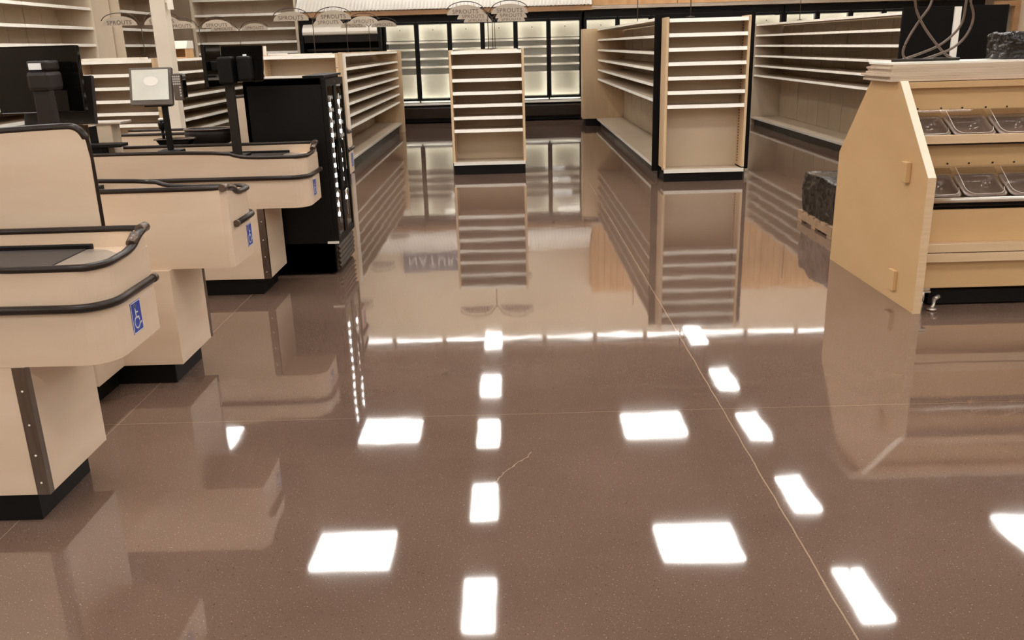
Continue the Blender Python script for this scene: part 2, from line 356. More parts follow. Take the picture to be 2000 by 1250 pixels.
# ------------------------------------------------------------------ reach-in cooler cases along the back wall
def cooler_case(name, label, x0, ndoor, pitch):
    t = thing(name, label, 'cooler', (x0, 20.3, 0), 'glass door coolers along the back wall')
    x1 = x0 + ndoor * pitch
    bm = bmesh.new()
    bx(bm, x0, x1, 20.3, 20.96, 2.2, 2.34); bx(bm, x0, x1, 20.32, 20.96, .03, .4); bx(bm, x0, x0 + .02, 20.34, 20.96, .4, 2.2); bx(bm, x1 - .02, x1, 20.34, 20.96, .4, 2.2)
    obj('cabinet', bm, M['black'], t)
    boxo('bumper_strip', (x0 + .003, x1 - .003, 20.24, 20.3, .405, .45), M['rail'], t, bevel=.006)
    boxo('base_bumper', (x0 + .003, x1 - .003, 20.22, 20.3, .1, .36), M['bumper'], t, bevel=.03)
    bm = bmesh.new(); bx(bm, x0 + .02, x1 - .02, 20.9, 20.95, .46, 2.2); bx(bm, x0 + .02, x1 - .02, 20.4, 20.9, .46, .5)
    obj('interior_liner', bm, M['casein'], t)
    for z in (1.79, 1.63, 1.43, 1.25, 1.07, .6):
        bm = bmesh.new(); bx(bm, x0 + .03, x1 - .03, 20.5, 20.89, z - .012, z); s = obj('shelf', bm, M['casein'], t)
        bm = bmesh.new(); bx(bm, x0 + .03, x1 - .03, 20.48, 20.5, z - .04, z + .005); sub(obj('price_rail', bm, M['white'], t), s)
    for k in range(ndoor):
        a = x0 + k * pitch; b = a + pitch
        bm = bmesh.new(); g = .012
        bx(bm, a + g, a + .05, 20.29, 20.33, .5, 2.19); bx(bm, b - .05, b - g, 20.29, 20.33, .5, 2.19); bx(bm, a + .05, b - .05, 20.29, 20.33, .5, .545); bx(bm, a + .05, b - .05, 20.29, 20.33, 2.15, 2.19)
        bx(bm, a - .012, a + .012, 20.32, 20.38, .46, 2.2)
        d = obj('door', bm, M['black'], t)
        gl = boxo('glass', (a + .05, b - .05, 20.305, 20.311, .545, 2.15), M['glass'], t); sub(gl, d)
        bm = bmesh.new()
        for z0, z1 in ((1.81, 2.14), (.56, 1.03)):
            bx(bm, a + .045, b - .035, 20.465, 20.468, z0, z1)
        fm = obj('protective_sheet', bm, M['film'], t); sub(fm, d)
        bm = bmesh.new(); lathe(bm, [(.012, 0), (.012, .004)], n=10); bm.transform(Matrix.Translation(((a + b) / 2, 20.3225, 2.03)) @ Matrix.Rotation(math.pi / 2, 4, 'X')); sub(obj('round_sticker', bm, M['bumper'], t), d)
        ld = bmesh.new(); bx(ld, a + .013, a + .034, 20.34, 20.352, .55, 2.15); bx(ld, b - .034, b - .013, 20.34, 20.352, .55, 2.15); bx(ld, a + .035, b - .035, 20.34, 20.352, 2.155, 2.18); bx(ld, a + .035, b - .035, 20.34, 20.352, .51, .535); sub(obj('lamp_and_fill_strip', ld, M['caseled'], t), d)  # upright case lamps, plus horizontal strips added to even out the light
    return t
cooler_case('display_cooler', 'six door white lit cooler directly behind the small centre shelf unit', -2.78, 6, .733)
cooler_case('display_cooler', 'six door cooler seen above the shelving with the black end board', 1.68, 6, .733)
cooler_case('display_cooler', 'cooler at the far right, seen above the long right-hand shelving run', 6.1, 6, .733)
# open multideck case
t = thing('open_cooler', 'black open-front cooler with a white rounded light canopy, left of glass door coolers', 'cooler')
bm = bmesh.new(); bx(bm, -4.55, -4.5, 20.0, 20.96, 0, 2.1); bx(bm, -2.86, -2.8, 20.0, 20.96, 0, 2.34); bx(bm, -4.5, -2.86, 20.9, 20.96, 0, 2.1); bx(bm, -4.5, -2.86, 20.0, 20.9, 0, .5); bx(bm, -4.6, -2.8, 20.35, 20.96, 2.1, 2.34)
obj('cabinet', bm, M['black'], t)
bm = bmesh.new(); prism(bm, [(20.0, 1.97), (19.96, 1.99), (19.95, 2.04), (20.0, 2.12), (20.12, 2.2), (20.34, 2.215), (20.34, 1.97)], -4.5, -2.87, 'x'); obj('light_canopy', bm, M['white'], t, bevel=.008)
bm = bmesh.new(); prism(bm, [(20.06, 1.82), (20.05, 1.96), (20.09, 1.96), (20.1, 1.82)], -4.49, -2.87, 'x'); obj('air_curtain_panel', bm, M['brownblack'], t)
for z, d in ((1.68, 20.3), (1.36, 20.25), (1.04, 20.2)):
    bm = bmesh.new(); bx(bm, -4.49, -2.87, d, 20.89, z - .02, z); s = obj('shelf', bm, M['brownblack'], t)
    bm = bmesh.new(); bx(bm, -4.49, -2.87, d - .015, d - .001, z - .04, z + .01); sub(obj('price_rail', bm, M['bumper'], t), s)

# ------------------------------------------------------------------ shelving
def shelf_piece(t, x0, x1, y0, y1, z, front, railh=.034):
    """one shelf plate with its price rail; front is the side the rail is on"""
    bm = bmesh.new(); s = obj('shelf', (bx(bm, x0, x1, y0, y1, z - .028, z - .003), bm)[1], M['shelf'], t)
    e = .016
    d = {'+x': (x1, x1 + e, y0, y1), '-x': (x0 - e, x0, y0, y1), '-y': (x0, x1, y0 - e, y0)}[front]
    bm = bmesh.new(); bx(bm, d[0], d[1], d[2], d[3], z - railh, z)
    if front == '+x': v = [q for q in bm.verts if q.co.x > x1 + e * .5 and q.co.z > z - railh * .5]; dx, dy = -.012, 0
    elif front == '-x': v = [q for q in bm.verts if q.co.x < x0 - e * .5 and q.co.z > z - railh * .5]; dx, dy = .012, 0
    else: v = [q for q in bm.verts if q.co.y < y0 - e * .5 and q.co.z > z - railh * .5]; dx, dy = 0, .012
    for q in v: q.co.x += dx; q.co.y += dy
    r = obj('price_rail', bm, M['rail'], t); sub(r, s)
    return s
def gondola(name, label, xl, xr, y0, y1, H, levels, base, vis, endboard=None, kick=M['kick']):
    t = thing(name, label, 'shelving', ((xl + xr) / 2, y0, 0))
    cx = (xl + xr) / 2; n = max(1, round((y1 - y0) / 1.22)); L = (y1 - y0) / n
    # panelled spine: seams every half section are gaps in the panels
    bm = bmesh.new(); bx(bm, cx - .02, cx + .02, y0 + .02, y1 - .02, .05, H - .04)
    npn = n * 2; pl = (y1 - y0 - .04) / npn
    for s in (-1, 1):
        for k in range(npn):
            a = y0 + .02 + k * pl
            bx(bm, *sorted((cx + s * .0205, cx + s * .03)), a + .004, a + pl - .004, base, H - .05)
    obj('back_panel', bm, M['shelfback'], t)
    for k in range(n + 1):
        y = min(max(y0 + k * L, y0 + .03), y1 - .03)
        bm = bmesh.new(); bx(bm, cx - .038, cx + .038, y - .012, y + .012, .0, H - .05); obj('upright', bm, M['shelf'], t)
    for s, xe in ((-1, xl), (1, xr)):
        show = ('l' if s < 0 else 'r') in vis
        f = '-x' if s < 0 else '+x'
        if show:
            for li, z in enumerate(levels):
                for k in range(n):
                    a = y0 + k * L + .004; b = a + L - .008
                    X = sorted((cx + s * .04, xe - s * (.016 if li == 0 or True else 0)))
                    shelf_piece(t, X[0], X[1], a, b, z, f)
        else:
            for z in levels:
                X = sorted((cx + s * .04, xe - s * .016)); shelf_piece(t, X[0], X[1], y0 + .01, y1 - .01, z, f)
        X = sorted((cx + s * .04, xe))
        bm = bmesh.new(); bx(bm, X[0], X[1], y0 + .004, y1 - .004, base - .03, base); dk = obj('base_deck', bm, M['shelf'], t)
        XX = sorted((xe, xe + s * .01)); bm = bmesh.new(); bx(bm, XX[0], XX[1], y0 + .004, y1 - .004, base - .032, base + .004); sub(obj('price_rail', bm, M['rail'], t), dk)
        X = sorted((xe - s * .09, xe - s * .07)); bm = bmesh.new()
        for k in range(n): bx(bm, X[0], X[1], y0 + k * L + .003, y0 + (k + 1) * L - .003, 0, base - .03)
        obj('kick_plate', bm, kick, t)
    return t
def endcap(name, label, x0, x1, yf, d, H, levels, deck, wood=M['endwood'], notches=False, side_to=.16):
    t = thing(name, label, 'shelving', ((x0 + x1) / 2, yf, 0))
    th = .032
    for a, b in ((x0, x0 + th), (x1 - th, x1)):
        p = boxo('side_panel', (a, b, yf, yf + d, side_to, H + .012), wood, t, bevel=.003)
        bm = bmesh.new(); xi = b if a == x0 else a - .004; k = 0; z = deck + .06
        while z < H - .06:
            bx(bm, xi, xi + .004, yf + d - .13, yf + d - .1, z, z + .016); z += .034
        sub(obj('slotted_upright', bm, M['bumper'] if x0 > 0 else M['rail'], t), p)
    if notches:
        bm = bmesh.new(); z = .3
        while z < H - .05: bx(bm, x1 - .0235 - .0, x1 - .006, yf - .0015, yf + .002, z, z + .008); z += .125
        obj('bracket_slots', bm, M['bumper'], t)
    boxo('back_panel', (x0 + th, x1 - th, yf + d - .03, yf + d, deck, H - .02), M['shelfback'], t)
    for z in levels:
        shelf_piece(t, x0 + th + .002, x1 - th - .002, yf + .008, yf + d - .032, z, '-y', .042)
    dk = boxo('base_deck', (x0 + th, x1 - th, yf + .002, yf + d - .032, deck - .03, deck), M['shelf'], t)
    b = boxo('price_rail', (x0 + .01, x1 - .01, yf - .03, yf, deck - .036, deck + .004), M['rail'], t); sub(b, dk)
    boxo('kick_plate', (x0 + .01, x1 - .01, yf + .0, yf + d, 0, deck - .04), M['black'], t, bevel=.002)
    return t
# centre: small end unit and the low run hidden behind it
endcap('end_shelf_unit', 'small free-standing seven shelf end unit in the middle of the floor', -.79, .19, 11.8, .48, 1.60, (1.6, 1.42, 1.25, 1.085, .925, .765, .6), .165)
gondola('shelving_run', 'low double-sided shelving run hidden behind the small centre end unit', -.74, .14, 12.32, 17.6, 1.6, (1.6, 1.42, 1.25, 1.085, .925, .765), .165, '')
# right middle run with the black end board
D = gondola('shelving_run', 'tall shelving run ending in a black board, right of the centre aisle', 1.8, 2.96, 11.1, 18.55, 1.925, (1.925, 1.725, 1.53, 1.335, 1.145, .96), .16, 'l')
bm = bmesh.new(); bx(bm, 1.765, 2.975, 11.05, 11.085, .09, 1.965); bx(bm, 1.84, 2.92, 11.05, 11.085, .0, .09); obj('end_board', bm, M['blackmatte'], D, bevel=.002, label='black end board facing the camera')
bm = bmesh.new(); bx(bm, 1.5, 3.2, 18.56, 19.0, .15, 1.93); p = obj('far_end_cabinet', bm, M['endwood'], D, bevel=.004, label='pale wood cabinet at the far end')
bm = bmesh.new(); bx(bm, 1.56, 3.14, 18.6, 18.98, 0, .15); sub(obj('kick_plate', bm, M['black'], D), p)
endcap('end_shelf_unit', 'tall wide seven shelf end unit standing against the black end board', 1.845, 2.835, 10.7, .34, 1.905, (1.9, 1.735, 1.572, 1.41, 1.245, 1.08, .917), .145)
# far right run
E_ = gondola('shelving_run', 'long tall shelving run at right, partly behind the wooden bulk bin unit', 4.85, 6.01, 11.15, 17.95, 1.925, (1.92, 1.725, 1.535, 1.345, 1.16, .975), .155, 'l')
boxo('far_end_panel', (4.84, 6.02, 17.96, 17.99, .0, 1.93), M['shelf'], E_, bevel=.003)
bm = bmesh.new(); bx(bm, 4.76, 6.03, 11.08, 11.12, .06, 1.965); obj('end_board', bm, M['blackmatte'], E_, bevel=.002, label='black end board facing the camera')
boxo('cover_strip', (5.37, 5.45, 11.06, 11.08, .06, 1.955), M['rail'], E_, label='pale upright strip on the black board')
# left middle run
LV = (1.6, 1.415, 1.262, 1.105, .945, .785, .625)
B = gondola('shelving_run', 'low shelving run behind the black drinks cooler, left of the centre aisle', -3.41, -2.25, 12.42, 18.3, 1.6, LV, .2, 'r')
bm = bmesh.new(); bx(bm, -3.45, -2.19, 18.32, 18.4, .0, 1.61); obj('end_panel', bm, M['endwood'], B, bevel=.004)
boxo('near_edge_panel', (-3.43, -2.235, 12.37, 12.4, .02, 1.605), M['rail'], B)
endcap('end_shelf_unit', 'low end unit whose top shows above the black drinks cooler', -3.28, -2.27, 12.0, .36, 1.6, (1.6, 1.3, 1.1, .9, .7), .2, notches=True)
# left run
A = gondola('shelving_run', 'low shelving run behind the cash registers, right of the cream column', -5.73, -4.57, 12.52, 18.3, 1.6, (1.6, 1.43, 1.27, 1.105, .945, .785, .625), .2, 'r')
boxo('near_edge_panel', (-5.75, -4.62, 12.47, 12.5, .02, 1.605), M['rail'], A)
endcap('end_shelf_unit', 'low end unit behind the card terminal, beside the cream column', -5.76, -4.74, 12.1, .36, 1.6, (1.6, 1.425, 1.255, 1.085, .92, .765), .2, notches=True)
# things on the tops of the left runs
t = thing('display_hood', 'open wooden box with a white sloping hood on the run beside the cream column', 'box')
bm = bmesh.new(); bx(bm, -4.9, -4.61, 13.0, 13.3, 1.6, 1.62); bx(bm, -4.9, -4.885, 13.0, 13.3, 1.62, 1.73); bx(bm, -4.625, -4.61, 13.0, 13.3, 1.62, 1.73); bx(bm, -4.885, -4.625, 13.28, 13.3, 1.62, 1.73); obj('box_frame', bm, M['plank'], t)
bm = bmesh.new(); prism(bm, [(12.99, 1.732), (13.07, 1.84), (13.3, 1.84), (13.3, 1.732)], -4.905, -4.6, 'x'); obj('hood', bm, M['white'], t)
o = boxo('flat_packet', (-5.72, -4.95, 12.15, 12.45, 1.602, 1.632), M['rail']); tag(o, 'flat pale packet lying on the left end unit behind the card terminal', 'packet')
o = boxo('small_carton', (-3.34, -3.25, 12.1, 12.2, 1.614, 1.73), M['white'], bevel=.002); tag(o, 'small white carton on the low end unit above the drinks cooler', 'carton')
o = boxo('loose_rail', (-3.2, -2.95, 12.06, 12.1, 1.614, 1.632), M['rail']); tag(o, 'short loose rail beside the small white carton', 'rail')
for a in range(1):
    o = boxo('flat_packet', (-3.1, -2.4, 12.15, 12.34, 1.602, 1.62), M['rail']); tag(o, 'thin pale sheet lying on the low end unit above the drinks cooler', 'packet')

# wall shelving on the left wall and on the back wall
def wall_shelving(name, label, axis, a0, a1, front, back, levels, base, H, low=None):
    t = thing(name, label, 'shelving')
    if axis == 'y':   # runs along the left wall, opens to +x
        n = max(1, round((a1 - a0) / 1.22)); L = (a1 - a0) / n
        bm = bmesh.new()
        for k in range(n * 2): bx(bm, back, back + .02, a0 + k * L / 2 + .005, a0 + (k + 1) * L / 2 - .005, 0, H)
        obj('back_panel', bm, M['wallshelf'], t)
        for y in (a0, a1):
            boxo('side_panel', (back, front + .02, y - .015, y + .015, 0, H), M['wallshelf'], t, bevel=.003)
        for k in range(1, n): boxo('upright', (back + .021, back + .04, a0 + k * L - .015, a0 + k * L + .015, 0, H), M['wallshelf'], t)
        for z in levels:
            for k in range(n): shelf_piece(t, back + .042, front - .016 + (low or 0) * (z < 1.3), a0 + k * L + (.017 if k == 0 else .003), a0 + (k + 1) * L - (.017 if k == n - 1 else .003), z, '+x', .05)
        bm = bmesh.new(); bx(bm, back + .02, front + (low or 0), a0 + .016, a1 - .016, 0, base); obj('base_deck', bm, M['wallshelf'], t)
    else:
        n = max(1, round((a1 - a0) / 1.22)); L = (a1 - a0) / n
        bm = bmesh.new()
        for k in range(n): bx(bm, a0 + k * L + .005, a0 + (k + 1) * L - .005, back - .02, back, 0, H)
        obj('back_panel', bm, M['wallshelf'], t)
        for x in (a0, a1): boxo('side_panel', (x - .03, x + .03, front - .02, back, 0, H), M['wallshelf'], t, bevel=.003)
        for k in range(1, n): boxo('upright', (a0 + k * L - .015, a0 + k * L + .015, back - .04, back - .021, 0, H), M['wallshelf'], t)
        for z in levels:
            for k in range(n): shelf_piece(t, a0 + k * L + (.032 if k == 0 else .003), a0 + (k + 1) * L - (.032 if k == n - 1 else .003), front + .016, back - .042, z, '-y', .05)
        bm = bmesh.new(); bx(bm, a0 + .032, a1 - .032, front, back - .02, 0, base); obj('base_deck', bm, M['wallshelf'], t)
    return t
TL = (2.84, 2.5, 2.17, 1.87, 1.6, 1.3, 1.0, .7)
wall_shelving('wall_shelving', 'tall beige shelving on the left wall above the big black monitor', 'y', 10.8, 16.62, -7.5, XL + .005, (2.84, 2.5, 2.17, 1.88, 1.6, 1.28, 1.0, .78), .3, 3.3, .35)
wall_shelving('wall_shelving', 'tall beige shelving on the left wall either side of the cream column', 'y', 17.5, 20.1, -7.38, XL + .005, TL, .3, 3.3)
wall_shelving('wall_shelving', 'tall beige shelving on the back wall beside the black open cooler', 'x', -6.95, -4.68, 20.3, 20.99, (2.79, 2.475, 2.172, 1.89, 1.67, 1.4, 1.1, .8), .3, 3.3)

# cream column
t = thing('support_column', 'square cream painted column rising behind the card terminal', 'column', (-4.44, 11.78, 0))
boxo('shaft', (-4.535, -4.345, 11.7, 11.88, .0, ZC), M['cream'], t, bevel=.006)
bm = bmesh.new(); bx(bm, -4.32, -4.26, 11.72, 11.78, 2.2, 2.5); bx(bm, -4.345, -4.32, 11.73, 11.77, 2.28, 2.32); bx(bm, -4.345, -4.32, 11.73, 11.77, 2.38, 2.42); obj('conduit_box', bm, M['white'], t, bevel=.004)

# ------------------------------------------------------------------ arched signs on wire poles
def sign_stand():
    t = thing('sign_stand', '', 'sign', (0, 0, 0), 'arched signs on wire poles above the shelving')
    bm = bmesh.new(); tube(bm, [(0, 0, .008), (0, 0, .475)], .006, 7); lathe(bm, [(.05, 0), (.05, .006), (.01, .012)], n=16); obj('pole', bm, M['wire'], t)
    for s in (-1, 1):
        pts = [(0, 0, .47)] + [(s * (.035 + .0), 0, .495)] + [(s * (.3 - .255 * math.cos(a)), 0, .5 + .125 * math.sin(a)) for a in [math.pi * k / 16 for k in range(1, 16)]]
        bm = bmesh.new(); tube(bm, pts, .006, 6); ar = obj('arched_wire', bm, M['wire'], t)
        bm = bmesh.new(); bot = .455; P = []
        for k in range(21):
            a = math.pi * k / 20; P.append((s * .3 - .25 * math.cos(a), bot + .125 * math.sin(a)))
        prism(bm, P, -.004, .004, 'y'); pq = obj('plaque', bm, M['signface'], t)
        bm = text_mesh('SPROUTS', .078, .0012, 1.12); bm.transform(Matrix.Translation((s * .3, -.0055, bot + .038)) @ Matrix.Rotation(math.pi / 2, 4, 'X')); sub(obj('lettering', bm, M['signtext'], t), pq)
        bm = bmesh.new()
        for dx in (-.12, .12): tube(bm, [(s * .3 + dx, 0, bot + .09), (s * .3 + dx, 0, .61)], .0025, 5)
        sub(obj('hanging_wire', bm, M['wire'], t), pq)
    return t
S0 = sign_stand()
spots = [
 (-.28, 12.5, 1.61, 'arched sign pair nearest on the small centre shelf unit, largest of its row'),
 (-.255, 14.5, 1.61, 'arched sign pair in the middle of the row behind the centre shelf unit'),
 (-.25, 16.5, 1.61, 'arched sign pair farthest back in the row behind the centre shelf unit'),
 (-2.77, 13.0, 1.61, 'arched sign pair nearest on the run behind the drinks cooler'),
 (-2.74, 15.5, 1.61, 'arched sign pair in the middle on the run behind the drinks cooler'),
 (-2.74, 18.0, 1.61, 'arched sign pair farthest back on the run behind the drinks cooler'),
 (-5.2, 13.0, 1.61, 'arched sign pair left of the cream column, nearest on the left run'),
 (-5.16, 15.3, 1.61, 'arched sign pair right of the cream column, middle of the left run'),
 (-5.2, 17.7, 1.61, 'arched sign pair farthest along the left run, above the right monitors')]
for k, (x, y, z, lb) in enumerate(spots):
    o = S0 if k == 0 else dup(S0, (x, y, z)); o.location = (x, y, z); o['label'] = lb
def tall_pole(x, y, z, lb):
    t = thing('sign_pole', lb, 'sign pole', (x, y, z), 'thin wires rising from the tall shelving')
    bm = bmesh.new(); tube(bm, [(x, y, z + .004), (x, y, 2.62)], .006, 7); lathe(bm, [(.05, 0), (.05, .006), (.01, .012)], (x, y, z), n=16); obj('wire', bm, M['wire'], t)
tall_pole(1.99, 14.15, 1.935, 'thin dark wire rising from the shelving left of the black end board')
tall_pole(2.17, 10.95, 1.918, 'thin dark wire rising from the tall end unit')
tall_pole(4.98, 15.7, 1.932, 'thin dark wire rising from the long right-hand run')

# ------------------------------------------------------------------ checkout counters
def isa_sticker(t, parent, x, ya, yb, za, zb):
    """wheelchair sticker on a face x = const"""
    p = boxo('accessibility_sticker', (x, x + .0012, ya, yb, za, zb), M['blue'], t, label='blue wheelchair sticker'); 
    W = yb - ya; Hh = zb - za
    def P(u, v): return (x + .0019, ya + u * W, za + v * Hh)
    bm = bmesh.new()
    def stroke(pts, wd):
        for (a, b) in zip(pts, pts[1:]):
            A = Vector((0, a[0] * W, a[1] * Hh)); B_ = Vector((0, b[0] * W, b[1] * Hh)); d = (B_ - A); 
            if d.length < 1e-6: continue
            d.normalize(); s = Vector((0, -d.z, d.y)) * wd; A -= d * wd * .5; B_ += d * wd * .5
            q = [A + s, B_ + s, B_ - s, A - s]; vs = []
            for xx in (x + .0013, x + .0020): vs.append([bm.verts.new((xx, ya + c.y, za + c.z)) for c in q])
            bm.faces.new(vs[0][::-1]); bm.faces.new(vs[1])
            for i in range(4): bm.faces.new((vs[0][i], vs[0][(i + 1) % 4], vs[1][(i + 1) % 4], vs[1][i]))
    wd = .0028
    circ = lambda cx, cz, r, a0, a1, n=14: [(cx + r * math.cos(math.radians(a0 + (a1 - a0) * k / n)), cz + r * W / Hh * math.sin(math.radians(a0 + (a1 - a0) * k / n))) for k in range(n + 1)]
    stroke(circ(.40, .86, .07, 0, 360), wd)
    stroke([(.40, .78), (.42, .48), (.64, .48), (.74, .24), (.84, .28)], wd)
    stroke([(.41, .66), (.62, .64)], wd)
    stroke(circ(.46, .33, .25, 120, 370), wd)
    m = [(.04, .025), (.96, .025), (.96, .975), (.04, .975), (.04, .025)]
    stroke(m, .0012)
    sub(obj('wheelchair_symbol', bm, M['whitemark'], t), p)
    return p
def checkout(label, y0, flip, panel=None, extra=None):
    XE = -1.41; XW = -3.4; WD = .44
    t = thing('checkout_counter', label, 'checkout counter', (-2.4, y0 + WD / 2, 0))
    Y = (lambda v: y0 + v) if not flip else (lambda v: y0 + WD - v)
    def by(bm, x0, x1, a, b, z0, z1): bx(bm, x0, x1, min(Y(a), Y(b)), max(Y(a), Y(b)), z0, z1)
    # outline of the cabinet that carries the belt, rounded near corner
    r = .11
    OUT = [(XW, 0), (XE - r, 0)] + [(XE - r + r * math.sin(a), r - r * math.cos(a)) for a in [math.pi / 2 * k / 6 for k in range(1, 7)]] + [(XE, WD - .02), (XE - .02, WD), (XW, WD)]
    bm = bmesh.new(); prism(bm, [(x - .001 * (v > .02 and x > -1.6), Y(v + (.001 if v < .3 else -.001))) for x, v in OUT], .621, .952, 'z'); cab = obj('belt_cabinet', bm, M['maple'], t)
    # upstand walls carrying the rim
    def rimz(x, v, side):
        if side == 'far': return 1.015
        if x < -2.12: return 1.015
        if x < -1.92: return 1.015 - .045 * (x + 2.12) / .2
        return .97
    near = [(XW, 0, 1.015), (-1.96, 0, 1.015), (-1.84, 0, .968)] + [(x, v, .968) for x, v in OUT[1:8]]
    endp = [(XE, .27, .972), (XE, .34, 1.01), (XE - .004, WD - .03, 1.02), (XE - .03, WD, 1.02)]
    far = [(XE - .25, WD, 1.018), (XW, WD, 1.015)]
    path = near + endp + far
    bm = bmesh.new()
    rows = []
    for i, (x, v, z) in enumerate(path):
        # inward offset
        ix = x - .02 if (x > XE - .04 and v > .02) else x
        iv = v + .02 if v < .2 and x < XE - .02 else v
        if v > WD - .04: iv = v - .02
        rows.append([bm.verts.new((x, Y(v), .62)), bm.verts.new((x, Y(v), z - .004)), bm.verts.new((ix, Y(iv), z - .004)), bm.verts.new((ix, Y(iv), .62))])
    for a, b in zip(rows, rows[1:]):
        for k in range(4): bm.faces.new((a[k], a[(k + 1) % 4], b[(k + 1) % 4], b[k]))
    obj('upstand', bm, M['maple'], t)
    P = smooth_path([(x, Y(v + (.008 if v < .01 else (-.008 if v > WD - .01 else 0))), z) for x, v, z in path], 2)
    bm = bmesh.new(); tube(bm, P, .0165, 10, .8); obj('top_bumper', bm, M['bumper'], t)
    bm = bmesh.new(); c = .94
    tube(bm, [(XE - .004, Y(.285), .988), (XE - .004, Y(.335), 1.012)], .019, 10); obj('corner_cap', bm, M['steeldark'], t); bm = bmesh.new(); tube(bm, [(XE - .01, Y(.39), 1.022), (XE - .012, Y(WD + .012), 1.022)], .019, 10)
    obj('corner_cap', bm, M['steeldark'], t)
    # belt and steel end tray
    bm = bmesh.new(); by(bm, XW, -1.62, .06, .36, .953, .960); obj('conveyor_belt', bm, M['belt'], t)
    bm = bmesh.new(); by(bm, XW, -1.60, .362, .385, .953, .975); obj('belt_guard', bm, M['black'], t, bevel=.004)
    bm = bmesh.new(); prism(bm, [(-1.615, Y(.025)), (-1.52, Y(.03)), (-1.45, Y(.08)), (-1.435, Y(.14)), (-1.435, Y(.25)), (-1.55, Y(.36)), (-1.615, Y(.36))], .9525, .958, 'z'); obj('end_plate', bm, M['steel'], t, bevel=.001)
    # mid bumper
    if not flip:
        mp = [(XW, -.012), (XE - r, -.012)] + [(XE - r + (r + .012) * math.sin(a), r - (r + .012) * math.cos(a)) for a in [math.pi / 2 * k / 6 for k in range(1, 7)]] + [(XE + .012, WD - .05)]
    else:
        mp = [(XW, -.012), (XE - r, -.012)] + [(XE - r + (r + .012) * math.sin(a), r - (r + .012) * math.cos(a)) for a in [math.pi / 2 * k / 6 for k in range(1, 7)]] + [(XE + .012, WD - .09)]
    bm = bmesh.new(); tube(bm, [(x, Y(v), .83) for x, v in mp], .0155, 10); mb = obj('side_bumper', bm, M['bumper'], t)
    bm = bmesh.new(); e = Y(mp[-1][1]); sgn = -1 if flip else 1
    tube(bm, [(XE + .012, e + sgn * .001, .83), (XE + .012, e + sgn * .022, .83)], .0175, 10); sub(obj('end_cap', bm, M['steeldark'], t), mb)
    # pedestal
    bm = bmesh.new(); by(bm, XW, -1.73, 0.001, WD + .03, .12, .6195); pd = obj('pedestal', bm, M['maple'], t, bevel=.0015)
    bm = bmesh.new(); by(bm, -1.775, -1.729, -.0015, .0005, .121, .618); by(bm, -1.7295, -1.728, -.0015, .03, .121, .618); cs = obj('steel_corner', bm, M['steeldark'], t); sub(cs, pd)
    bm = bmesh.new()
    for z in (.17, .28, .4, .53):
        lathe(bm, [(.004, 0), (.004, .0015)], n=8); 
        for v in list(bm.verts)[-16:]:
            c0 = v.co.copy(); v.co = Vector((-1.752 + c0.x, Y(-.0016) + (-1 if not flip else 1) * c0.z, z + c0.y))
    sub(obj('rivets', bm, M['rail'], t), pd)
    bm = bmesh.new(); by(bm, XW, -1.795, .03, WD - .02, 0, .12); obj('toe_kick', bm, M['black'], t, bevel=.003)
    # sticker on the end face
    a, b = (.185, .272) if not flip else (.095, .182)
    isa_sticker(t, None, XE + .0004, min(Y(a), Y(b)), max(Y(a), Y(b)), .668, .786)
    if panel:
        yp, zt = panel
        prof = [(-2.35, .6), (-2.35, zt - .035), (-1.68, zt - .002), (-1.63, zt - .008), (-1.604, zt - .05), (-1.597, zt - .12), (-1.6, .6)]
        if flip: prof = [(-2.3, .6), (-2.3, zt - .07), (-2.28, zt - .02), (-2.22, zt), (-1.6, zt), (-1.6, .6)]
        bm = bmesh.new(); prism(bm, prof, yp, yp + .028, 'y'); obj('privacy_panel', bm, M['maple'], t, bevel=.002)
        pth = smooth_path([(x, yp + .014, z) for x, z in (prof[1:] if not flip else prof)], 2)
        bm = bmesh.new(); tube(bm, pth, [.0165 if p.z > zt - .06 else .010 for p in pth], 8); obj('panel_edging', bm, M['bumper'], t)
    if extra: extra(t)
    return t
def ck2_extra(t):
    bm = bmesh.new(); bx(bm, -3.4, -2.035, 3.94, 4.2595, .12, .74); obj('cashier_cabinet', bm, M['maple'], t, bevel=.002)
    bm = bmesh.new(); bx(bm, -3.4, -2.1, 4.0, 4.27, 0, .12); obj('cabinet_toe_kick', bm, M['black'], t)
checkout('nearest checkout counter with a tall privacy panel, cut by the left edge', 2.86, False, (3.325, 1.405))
checkout('second nearest checkout counter, with a short bumper bar on its end face', 4.26, True, None, ck2_extra)
checkout('third checkout counter, in front of the black drinks cooler', 5.965, False)
checkout('farthest checkout counter, mostly hidden behind the black drinks cooler', 7.45, True, (7.33, 1.31))

# ------------------------------------------------------------------ equipment on the counters
def slab(bm, c, ex, ey, th):
    """thin box centred at c; ex, ey half extents as vectors, th thickness along the normal"""
    c, ex, ey = Vector(c), Vector(ex), Vector(ey); nn = ex.cross(ey).normalized() * th
    vs = [bm.verts.new(c + a * ex + b * ey + k * nn) for k in (-.5, .5) for a, b in ((-1, -1), (1, -1), (1, 1), (-1, 1))]
    for f in ((3, 2, 1, 0), (4, 5, 6, 7), (0, 1, 5, 4), (1, 2, 6, 5), (2, 3, 7, 6), (3, 0, 4, 7)): bm.faces.new([vs[i] for i in f])
t = thing('register_monitor', 'large glossy black monitor on a thick post at the far left', 'monitor', (-2.24, 4.4, 1.02))
bm = bmesh.new(); slab(bm, (-2.345, 4.5, 1.55), (.215, 0, 0), (0, .006, .159), .035); obj('display', bm, M['glossblack'], t, bevel=.006)
bm = bmesh.new(); prism(bm, [(-2.285, 1.015), (-2.185, 1.015), (-2.2, 1.57), (-2.28, 1.57)], 4.29, 4.34, 'y'); obj('post', bm, M['brownblack'], t, bevel=.008)
